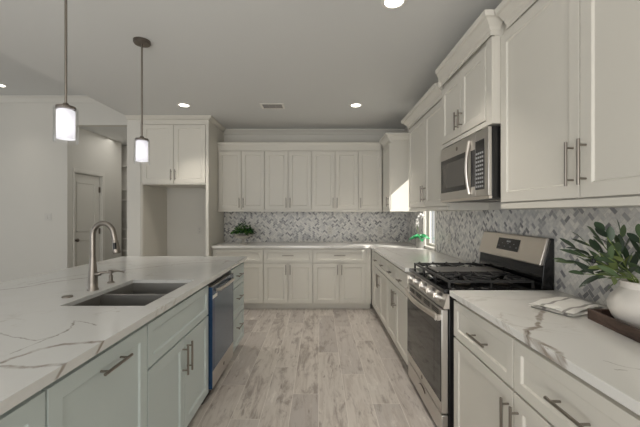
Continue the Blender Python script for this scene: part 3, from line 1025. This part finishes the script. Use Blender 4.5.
# ------------------------------------------------------------------ microwave (front face X 1.007)
mw = thing('microwave', 'stainless over-the-range microwave with black side, above the stove', 'microwave', (1.007, 2.787, 1.46), RR)
MWW = 0.79
MB().box(0, MWW, 0.022, XW - 1.007 - 0.001, 0.0, 0.432).build('body', BLACKM, mw, bevel=0.003)
dr = MB().box(0.0, 0.622, 0.0, 0.0215, 0.018, 0.432).build('door', STEEL, mw, bevel=0.003)
MB().box(0.020, 0.505, -0.0022, -0.0002, 0.075, 0.335).build('door_window', BLACKG, dr, bevel=0.001)
MB().box(0.065, 0.460, -0.0027, -0.0023, 0.110, 0.300).build('window_mesh', mat('microwave_window', (74, 71, 68), 0.2), dr)  # lighter grey puts the reflection in the glass into the colour
mb = MB()
pts = []
for i in range(17):
    t = i / 16
    pts.append((0.545 + 0.0 * t, -0.006 - 0.020 * math.sin(PI * t), 0.040 + 0.355 * t))
mb.tube(pts, 0.011, 12)
mb.build('handle', STEELP, dr)
mb = MB().box(0.6225, MWW, 0.0, 0.0215, 0.018, 0.432)
cpn = mb.build('control_panel', STEEL, mw, bevel=0.003)
MB().box(0.560, 0.618, -0.0018, -0.0002, 0.085, 0.325).build('door_trim', DARKK, dr)
MB().box(0.626, 0.740, -0.0018, -0.0002, 0.060, 0.370).build('keypad', DARKK, cpn)
MB().box(0.632, 0.734, -0.0024, -0.0019, 0.320, 0.360).build('clock_display', BLACKG, cpn)
mb = MB()
for i in range(4):
    for j in range(9):
        mb.box(0.633 + i * 0.026, 0.652 + i * 0.026, -0.0026, -0.0019, 0.074 + j * 0.026, 0.087 + j * 0.026)
mb.build('buttons', GREYK, cpn)
MB().box(0.0, MWW, 0.004, 0.0215, 0.0, 0.0175).build('bottom_grille', STEELP, mw)
MB().tube([(0.33, 0.001, 0.385), (0.33, -0.0015, 0.385)], 0.015, 24).build('badge', NICKELD, dr)
for x in (0.12, 0.50):
    MB().box(x, x + 0.2, 0.10, 0.30, -0.004, -0.0002).build('grease_filter', NICKEL, mw)

# ------------------------------------------------------------------ dishwasher
dwh = thing('dishwasher', 'stainless dishwasher in the island with blue protective film on its door', 'dishwasher', (-XF, 2.3915, 0), RL)
DW = 0.598
MB().box(0.002, DW - 0.002, 0.012, 0.58, 0.09, 0.866).build('body', BLACKM, dwh)
MB().box(0.01, DW - 0.01, 0.05, 0.56, 0.0, 0.089).build('toe_panel', BLACKM, dwh)
dr = MB().box(0.008, DW - 0.006, -0.022, 0.011, 0.105, 0.845).build('door', STEEL, dwh, bevel=0.004)
MB().box(0.009, DW - 0.007, -0.0232, -0.0222, 0.235, 0.842).build('protective_film', DWST, dr)['label'] = 'bluish protective film'
MB().box(0.0055, 0.0078, -0.0238, 0.010, 0.11, 0.842).box(0.0085, 0.060, -0.0238, -0.0233, 0.235, 0.842).build('film_edge', FILM, dr)['label'] = 'deep blue folded edge of the film'
mb = MB()
pts = [(0.09, -0.024, 0.802), (0.12, -0.048, 0.804), (0.30, -0.058, 0.806), (0.49, -0.048, 0.804), (0.52, -0.024, 0.802)]
mb.tube(pts, 0.012, 12)
mb.build('handle', STEELP, dr)
MB().box(0.012, 0.120, -0.0246, -0.0240, 0.755, 0.780).build('sticker', WHITEP, dr)
MB().tube([(DW / 2, -0.0222, 0.17), (DW / 2, -0.0242, 0.17)], 0.014, 24).build('badge', NICKELD, dr)

# ------------------------------------------------------------------ sink and fittings
sk = thing('sink', 'double-bowl stainless undermount sink set into the island countertop', 'sink', (-1.07, 1.975, 0.8925))


def bowl(y0, y1, zt=0.0):
    mb = MB()
    x0, x1, zb, t = -0.215, 0.215, -0.205, 0.003
    def ring(o, z):
        return [mb.bm.verts.new(p) for p in ((x0 - o, y0 - o, z), (x1 + o, y0 - o, z), (x1 + o, y1 + o, z), (x0 - o, y1 + o, z))]
    rs = [ring(t, zb - t), ring(t, zt), ring(0, zt), ring(-0.004, zb + 0.03), ring(-0.02, zb)]
    for A, B in zip(rs[:-1], rs[1:]):
        for k in range(4):
            mb.bm.faces.new([A[k], A[(k + 1) % 4], B[(k + 1) % 4], B[k]])
    mb.bm.faces.new(rs[-1]); mb.bm.faces.new(rs[0][::-1])
    b = mb.build('bowl', SINKM, sk, smooth=False)
    cy = (y0 + y1) / 2
    MB().lathe([(0, 0.0015), (0.02, 0.0015), (0.035, 0.004), (0.043, 0.003), (0.043, 0.0005)], (-0.03, cy, zb), 28).build('drain', NICKELD, b)


bowl(-0.332, -0.012)
bowl(0.012, 0.332)
MB().box(-0.212, 0.212, -0.0085, 0.0085, -0.03, -0.003).build('divider', STEEL, sk, bevel=0.003)

fc = thing('faucet', 'brushed nickel gooseneck pull-down faucet behind the island sink', 'faucet', (-1.346, 1.99, 0.915))
MB().lathe([(0, 0), (0.031, 0), (0.031, 0.008), (0.027, 0.014), (0.0265, 0.05), (0.024, 0.10), (0.018, 0.165), (0.0155, 0.20), (0, 0.20)], n=28).build('body', NICKEL, fc)
pts = [(0, 0, 0.19), (0, 0, 0.25), (0, 0, 0.315)]
ra = 0.066
for i in range(1, 14):
    a = PI - (PI * 0.93) * i / 13
    pts.append((ra + ra * math.cos(a), -0.012 * i / 13, 0.322 + 0.075 * math.sin(a)))
pts.append((0.139, -0.013, 0.295))
MB().tube(pts, 0.0148, 16).build('spout', NICKEL, fc)
hd = MB().tube([(0.1385, -0.013, 0.298), (0.140, -0.013, 0.285), (0.146, -0.014, 0.245), (0.150, -0.014, 0.225), (0.1515, -0.014, 0.218)], [0.0155, 0.018, 0.0215, 0.023, 0.020], 20).build('spray_head', NICKEL, fc)
MB().tube([(0.146, -0.030, 0.283), (0.152, -0.0335, 0.246)], 0.0095, 12).build('spray_button', BLACKM, hd)
MB().tube([(0.02, -0.004, 0.095), (0.045, -0.006, 0.098), (0.052, -0.006, 0.104), (0.085, -0.010, 0.108), (0.098, -0.010, 0.106)], [0.012, 0.012, 0.008, 0.0065, 0.004], 14).build('lever', NICKEL, fc)

sd = thing('soap_dispenser', 'small nickel soap dispenser pump right behind the faucet', 'soap dispenser', (-1.37, 2.2, 0.915))
MB().lathe([(0, 0), (0.022, 0), (0.022, 0.006), (0.013, 0.012), (0.012, 0.05), (0.008, 0.052), (0.008, 0.065), (0, 0.065)], n=24).build('base', NICKEL, sd)
MB().lathe([(0, 0.065), (0.016, 0.065), (0.016, 0.082), (0.012, 0.086), (0, 0.086)], n=24).build('pump_head', NICKEL, sd)
MB().tube([(0.01, 0, 0.078), (0.05, 0, 0.078), (0.088, 0, 0.070)], [0.0075, 0.006, 0.004], 12).build('nozzle', NICKEL, sd)
hc = tag(MB().lathe([(0, 0), (0.026, 0), (0.026, 0.005), (0.022, 0.009), (0, 0.010)], n=28).build('disposal_button', NICKEL, loc=(-1.37, 1.82, 0.9152)),
         'small round nickel disposal button on the island countertop left of the faucet', 'button')


# ------------------------------------------------------------------ lights
def pendant(label, x, y):
    r = thing('pendant_light', label, 'pendant light', (x, y, CZ), 0, 'pendant lights over the island')
    MB().lathe([(0, 0), (0.062, 0), (0.062, -0.018), (0.056, -0.026), (0, -0.026)], n=32).build('canopy', NICKELD, r)
    MB().tube([(0, 0, -0.02), (0, 0, -0.745)], 0.0065, 12).build('rod', NICKEL, r)
    MB().lathe([(0, -0.742), (0.012, -0.742), (0.02, -0.756), (0.046, -0.760), (0.048, -0.775), (0, -0.777)], n=32).build('socket_cap', NICKELD, r)
    MB().lathe([(0.0535, -0.768), (0.056, -0.768), (0.056, -0.955), (0.0535, -0.955)], n=40, close=True).build('outer_glass', GLASS, r)
    MB().lathe([(0.036, -0.7775), (0.0425, -0.782), (0.0425, -0.935), (0.041, -0.935), (0.041, -0.784), (0.036, -0.780)], n=36, close=True).build('inner_shade', SHADE, r)
    b = MB().lathe([(0, -0.79), (0.012, -0.80), (0.014, -0.83), (0.026, -0.86), (0.027, -0.885), (0.016, -0.905), (0, -0.91)], n=20).build('bulb', BULB, r)
    d = bpy.data.lights.new('bulb_light', 'POINT')
    d.energy = 0.04; d.shadow_soft_size = 0.03; d.color = (1, 0.97, 0.93)
    o = bpy.data.objects.new('bulb_light', d)
    COL.objects.link(o); o.location = (x, y, CZ - 0.99)


pendant('larger-looking nearer pendant light with clear glass cylinder on the left', -1.378, 1.82)
pendant('farther pendant light with round ceiling canopy visible, before the refrigerator nook', -1.378, 2.60)


def can(label, x, y, z, power=5.0):
    r = thing('recessed_light', label, 'ceiling light', (x, y, z), 0, 'recessed ceiling lights')
    MB().lathe([(0.058, -0.001), (0.082, -0.001), (0.082, -0.004), (0.062, -0.010), (0.058, -0.006)], n=40, close=True).build('trim_ring', WHITEP, r)
    MB().lathe([(0, -0.001), (0.0575, -0.001), (0.0575, -0.005), (0, -0.005)], n=40).build('lens', LAMP, r)
    d = bpy.data.lights.new('can_light', 'AREA')
    d.shape = 'DISK'; d.size = 0.11; d.energy = power; d.color = (1.0, 0.93, 0.83); d.spread = R(85)
    o = bpy.data.objects.new('can_light', d)
    COL.objects.link(o); o.location = (x, y, z - 0.012)


can('round recessed ceiling light cut by the top edge of the frame', 0.47, 2.11, CZ)
can('round recessed ceiling light to the right of the ceiling vent', 0.45, 4.13, CZ)
can('round recessed ceiling light to the left of the ceiling vent', -1.67, 4.13, CZ)
can('round recessed light in the higher living room ceiling at the left edge', -4.58, 4.8, LZ, 1.0)

vt = thing('air_vent', 'white rectangular three-section air vent in the kitchen ceiling', 'vent', (-0.585, 4.17, CZ))
MB().grid([-0.145, -0.12, 0.12, 0.145], [-0.10, -0.075, 0.075, 0.10], -0.008, -0.0005, lambda i, j: not (i == 1 and j == 1)).build('frame', WHITEP, vt, bevel=0.002)
MB().box(-0.12, 0.12, -0.075, 0.075, -0.002, -0.0005).build('duct_backing', DARKK, vt)
mb = MB()
for s in range(3):
    x0 = -0.118 + s * 0.080
    for i in range(6):
        y = -0.068 + i * 0.024
        mb.prism([(y, -0.0025), (y + 0.016, -0.009), (y + 0.018, -0.008), (y + 0.002, -0.0015)], 0, x0, x0 + 0.072)
    mb.box(x0 + 0.072, x0 + 0.080, -0.075, 0.075, -0.009, -0.001)
mb.build('louvre', mat('vent_grey', (150, 147, 142), 0.5), vt)


# ------------------------------------------------------------------ outlets and switches
PLATE = mat('plate_plastic', (206, 203, 196), 0.4)


def outlet(label, loc, rot, w_=0.07, gangs=1, kind='outlet', m=PLATE):
    r = thing('wall_' + kind, label, kind, loc, rot, 'wall outlets' if kind == 'outlet' else None)
    W = w_ + 0.046 * (gangs - 1)
    MB().box(-W / 2, W / 2, -0.006, -0.0005, -0.057, 0.057).build('cover_plate', m, r, bevel=0.002)
    for q in range(gangs):
        cx = (q - (gangs - 1) / 2) * 0.046
        if kind == 'outlet':
            for z in (-0.022, 0.022):
                s = MB().box(cx - 0.016, cx + 0.016, -0.008, -0.0062, z - 0.014, z + 0.014).build('socket', m, r, bevel=0.001)
                MB().box(cx - 0.008, cx - 0.005, -0.0088, -0.0081, z - 0.005, z + 0.006).box(cx + 0.005, cx + 0.008, -0.0088, -0.0081, z - 0.005, z + 0.006).build('slots', DARKK, s)
        else:
            MB().prism([(-0.0062, -0.032), (-0.0062, 0.032), (-0.008, 0.032), (-0.012, -0.032)], 0, cx - 0.016, cx + 0.016).build('rocker', m, r)
    return r


def wx(px):
    return (px - 319.5) * 5.35 / 335


outlet('white outlet in the middle of the back wall backsplash', (wx(330), YB - 0.008, 1.10), 0)
outlet('white outlet near the right end of the back wall backsplash', (wx(380), YB - 0.008, 1.10), 0)
outlet('white outlet on the right wall backsplash beside the window', (XW - 0.008, 3.62, 1.10), RR)
outlet('white outlet on the wall inside the refrigerator nook', (wx(199.5), YB, 1.10), 0)
outlet('white double light switch on the living room wall at the left', (-4.29, 5.30, 1.315), 0, gangs=2, kind='switch')

# ------------------------------------------------------------------ plants and small things
# pedestal planter on the back counter
pp = thing('potted_plant', 'bushy dark green plant in a grey footed bowl on the back counter', 'plant', (-1.145, 5.02, 0.915))
MB().lathe([(0, 0), (0.055, 0), (0.055, 0.012), (0.022, 0.022), (0.018, 0.065), (0.035, 0.08), (0.10, 0.10), (0.145, 0.128), (0.15, 0.135), (0.14, 0.133), (0.09, 0.112), (0, 0.105)], n=36).build('footed_bowl', mat('pale_stone', (186, 182, 174), 0.5), pp)
MB().lathe([(0, 0.128), (0.10, 0.124), (0.11, 0.118), (0.05, 0.112), (0, 0.11)], n=24).build('soil', SOIL, pp)
mb = MB()
for i in range(420):
    a = random.uniform(0, 2 * PI); rr = 0.15 * math.sqrt(random.random())
    hz = 0.135 + 0.16 * (1 - (rr / 0.17) ** 2) * random.uniform(0.25, 1.0) * (1.0 + 0.25 * math.sin(a * 3))
    el = random.uniform(-0.1, 1.2)
    mb.leaf((rr * math.cos(a), rr * math.sin(a), hz), (math.cos(a) * math.cos(el), math.sin(a) * math.cos(el), math.sin(el)), random.uniform(0.03, 0.055), random.uniform(0.02, 0.032), 0.4, random.uniform(-0.8, 0.8), 3)
mb.build('foliage', BUSH, pp, recalc=False)

# orchid by the window
oc = thing('potted_orchid', 'small orchid with bright green leaves in a grey pot by the window', 'plant', (1.325, 4.42, 0.915))
MB().lathe([(0, 0), (0.050, 0), (0.056, 0.06), (0.064, 0.135), (0.066, 0.14), (0.060, 0.14), (0.055, 0.12), (0, 0.12)], n=36).build('pot', mat('grey_speckled_pot', (128, 127, 122), 0.35, noise=0.35, nscale=45), oc)
MB().lathe([(0, 0.131), (0.052, 0.129), (0.055, 0.1215), (0, 0.1205)], n=24).build('soil', SOIL, oc)
mb = MB()
for a, L, el, rl, W3 in ((0.1, 0.16, 0.55, 1.2, 0.065), (-0.5, 0.15, 0.9, 1.0, 0.065), (-1.2, 0.13, 0.95, 0.3, 0.07), (-1.9, 0.12, 0.8, -0.3, 0.07), (3.3, 0.16, 0.55, -1.2, 0.065), (-2.6, 0.15, 0.9, -1.0, 0.06), (1.2, 0.14, 1.0, 0.6, 0.06), (-1.55, 0.09, 0.2, 0.0, 0.07), (0.6, 0.13, 1.1, 1.0, 0.06), (2.4, 0.13, 1.1, -0.9, 0.06)):
    mb.leaf((0.014 * math.cos(a), 0.014 * math.sin(a), 0.132), (math.cos(a) * math.cos(el), math.sin(a) * math.cos(el), math.sin(el)), L, W3, 0.65, rl, 8)
mb.build('leaves', ORCH, oc, recalc=False)
MB().tube([(0, 0, 0.13), (-0.025, 0, 0.22), (-0.04, -0.005, 0.32), (-0.03, -0.01, 0.40), (0.0, -0.015, 0.44), (0.03, -0.02, 0.43)], 0.0028, 8).build('flower_stem', STEMM, oc)
mb = MB()
for c in ((-0.04, -0.018, 0.31), (-0.038, -0.018, 0.36), (-0.022, -0.022, 0.405), (0.0, -0.026, 0.435), (0.03, -0.03, 0.42)):
    for q in range(5):
        a = q * 2 * PI / 5 + 0.3
        mb.leaf(c, (math.cos(a), -0.25, math.sin(a)), 0.036, 0.030, 0.1, 0.0, 4)
mb.build('blossoms', PETAL, oc, recalc=False)

# wooden tray (turned), white round planter with olive branches
TA = math.atan2(0.09, 0.2)
tr = thing('wooden_tray', 'dark weathered wooden tray on the right counter under the white planter', 'tray', (1.160, 1.450, 0.915), 0)
# local frame: x along the short side towards the wall, y along the long side towards the viewer
tr.rotation_euler = (0, 0, R(-8))
W_, LL = 0.240, 0.50
MB().box(0, W_, -LL, 0, 0.0005, 0.012).build('base', TRAYW, tr, bevel=0.001)
for a in ((0.0, 0.012, -LL, 0), (W_ - 0.012, W_, -LL, 0)):
    MB().box(*a, 0.0125, 0.045).build('side_rail', TRAYW, tr, bevel=0.001)
for a in ((-0.012, 0.0), (-LL, -LL + 0.012)):
    MB().box(0.0125, W_ - 0.0125, a[0], a[1], 0.0125, 0.045).build('end_rail', TRAYW, tr, bevel=0.001)

VX, VY, VZ = 1.262, 1.300, 0.9275
vs = thing('planter', 'round white ceramic planter with leafy olive branches on the wooden tray', 'plant', (VX, VY, VZ))
MB().lathe([(0, 0.0), (0.055, 0.0), (0.082, 0.012), (0.100, 0.038), (0.110, 0.065), (0.113, 0.088), (0.104, 0.115), (0.082, 0.142), (0.074, 0.152), (0.074, 0.172), (0.080, 0.180), (0.074, 0.180), (0.068, 0.172), (0.066, 0.150), (0.06, 0.14), (0, 0.135)], n=48).build('pot', CERAM, vs)
MB().lathe([(0, 0.150), (0.062, 0.148), (0.063, 0.141), (0, 0.136)], n=28).build('soil', SOIL, vs)
mb = MB()
lf = MB()
stems = [  # azimuth, elevation, length
    (175, 32, 0.21), (165, 48, 0.21), (192, 55, 0.25), (150, 20, 0.20), (205, 30, 0.24), (120, 60, 0.20), (235, 45, 0.22), (90, 75, 0.20),
    (260, 60, 0.20), (180, 70, 0.18), (320, 60, 0.17), (20, 78, 0.19), (220, 68, 0.20), (140, 38, 0.20), (172, 10, 0.16), (250, 25, 0.20), (200, 12, 0.17)]
for az, el, L in stems:
    az, el = R(az), R(el)
    d = Vector((math.cos(az) * math.cos(el), math.sin(az) * math.cos(el), math.sin(el)))
    b = Vector((math.cos(az) * 0.025, math.sin(az) * 0.025, 0.15))
    mid = Vector((math.cos(az) * 0.055, math.sin(az) * 0.055, 0.19))
    P = [b, mid] + [mid + d * (L * t) - Vector((0, 0, 0.10 * L * t * t)) for t in (0.3, 0.6, 1.0)]
    P = [Vector((min(p.x, 1.38 - VX), p.y, p.z)) for p in P]
    mb.tube(P, [0.0028, 0.0025, 0.0022, 0.0018, 0.0012], 6)
    n = int(L / 0.027)
    for i in range(n):
        t = 0.12 + 0.88 * i / max(1, n - 1)
        p = mid + d * (L * t) - Vector((0, 0, 0.10 * L * t * t))
        if p.x + VX > 1.34: continue
        side = d.cross(Vector((0, 0, 1))).normalized()
        up = side.cross(d).normalized()
        phi = i * 2.4 + random.uniform(-0.3, 0.3)
        dd = d * 1.05 + (side * math.cos(phi) + up * math.sin(phi)) * 0.62
        LL_ = random.uniform(0.065, 0.100) * (1.0 if i < n - 1 else 0.8)
        if i == n - 1: dd = d
        if p.x + VX + dd.x * LL_ > 1.39: continue
        lf.leaf(p, dd, LL_, random.uniform(0.021, 0.028), random.uniform(0.0, 0.25), random.uniform(-0.9, 0.9), 6)
mb.build('branches', STEMM, vs)
lf.build('leaves', OLIVE, vs, recalc=False)
mb = MB()
op = Vector(((593.5 - 319.5) * 1.30 / 335 - VX, 1.30 - VY, 1.37 - (261 - 213.5) * 1.30 / 335 - VZ))
mb.lathe([(0, -0.011), (0.006, -0.008), (0.0085, 0), (0.006, 0.008), (0, 0.011)], tuple(op), 14)
mb.build('olive', BLACKM, vs)
MB().tube([op + Vector((0.0, 0, 0.009)), op + Vector((0.02, 0, 0.025)), op + Vector((0.075, 0.0, 0.0))], 0.001, 6).build('olive_stalk', STEMM, vs)

# folded towel
TP = [(1.030, 1.655), (1.062, 1.425), (1.165, 1.462), (1.30, 1.535), (1.345, 1.63), (1.21, 1.735)]


def towel_mat():
    m = mat('striped_towel', (226, 223, 217), 0.95)
    k = NB(m)
    tc = k.nt.nodes.new('ShaderNodeTexCoord')
    sep = k.nt.nodes.new('ShaderNodeSeparateXYZ')
    k.nt.links.new(tc.outputs['Object'], sep.inputs[0])
    s = k.m('ADD', sep.outputs[1], k.m('MULTIPLY', k.noise(tc.outputs['Object'], 9, 2), 0.02))
    d = None
    for c in (0.045, -0.055):
        e = k.m('ABSOLUTE', k.m('SUBTRACT', s, c))
        d = e if d is None else k.m('MINIMUM', d, e)
    f = k.mr(d, 0.005, 0.010, 1, 0)
    weave = k.noise(tc.outputs['Object'], 260, 2)
    col = k.mix(k.m('MULTIPLY', f, 0.85), lin((226, 223, 217)), lin((146, 142, 136)))
    k.nt.links.new(col, k.b.inputs['Base Color'])
    bp = k.nt.nodes.new('ShaderNodeBump')
    bp.inputs['Strength'].default_value = 0.5; bp.inputs['Distance'].default_value = 0.002
    k.put(weave, bp.inputs['Height'])
    k.nt.links.new(bp.outputs[0], k.b.inputs['Normal'])
    return m


tw = thing('folded_towel', 'folded white kitchen towel with grey stripes lying beside the wooden tray', 'towel', (1.175, 1.60, 0.9155), R(28))
TWM = towel_mat()
for lay, (sx, sy, z, ox) in enumerate(((0.135, 0.098, 0.0072, 0.006), (0.138, 0.095, 0.0212, -0.004))):
    mb = MB()
    nx, ny = 26, 18
    V = {}
    for s in (0, 1):
        for i in range(nx + 1):
            for j in range(ny + 1):
                u, v = i / nx * 2 - 1, j / ny * 2 - 1
                eg = min(1.0, (1 - max(abs(u), abs(v))) * 9)
                hh = 0.0068 * math.sqrt(max(eg, 0.0)) * (1 if s else -1)
                wob = 0.0016 * math.sin(u * 7 + v * 3 + lay) + 0.0012 * math.sin(v * 9 - u * 4) if (s and lay) else 0
                V[s, i, j] = mb.bm.verts.new((u * sx + 0.006 * math.sin(v * 3 + lay), v * sy + 0.005 * math.sin(u * 4 + lay * 2), hh + wob))
    for s in (0, 1):
        for i in range(nx):
            for j in range(ny):
                mb.bm.faces.new([V[s, i, j], V[s, i + 1, j], V[s, i + 1, j + 1], V[s, i, j + 1]])
    bmesh.ops.remove_doubles(mb.bm, verts=mb.bm.verts, dist=1e-5)
    mb.build('towel_fold', TWM, tw, loc=(ox, 0, z), ang=60)
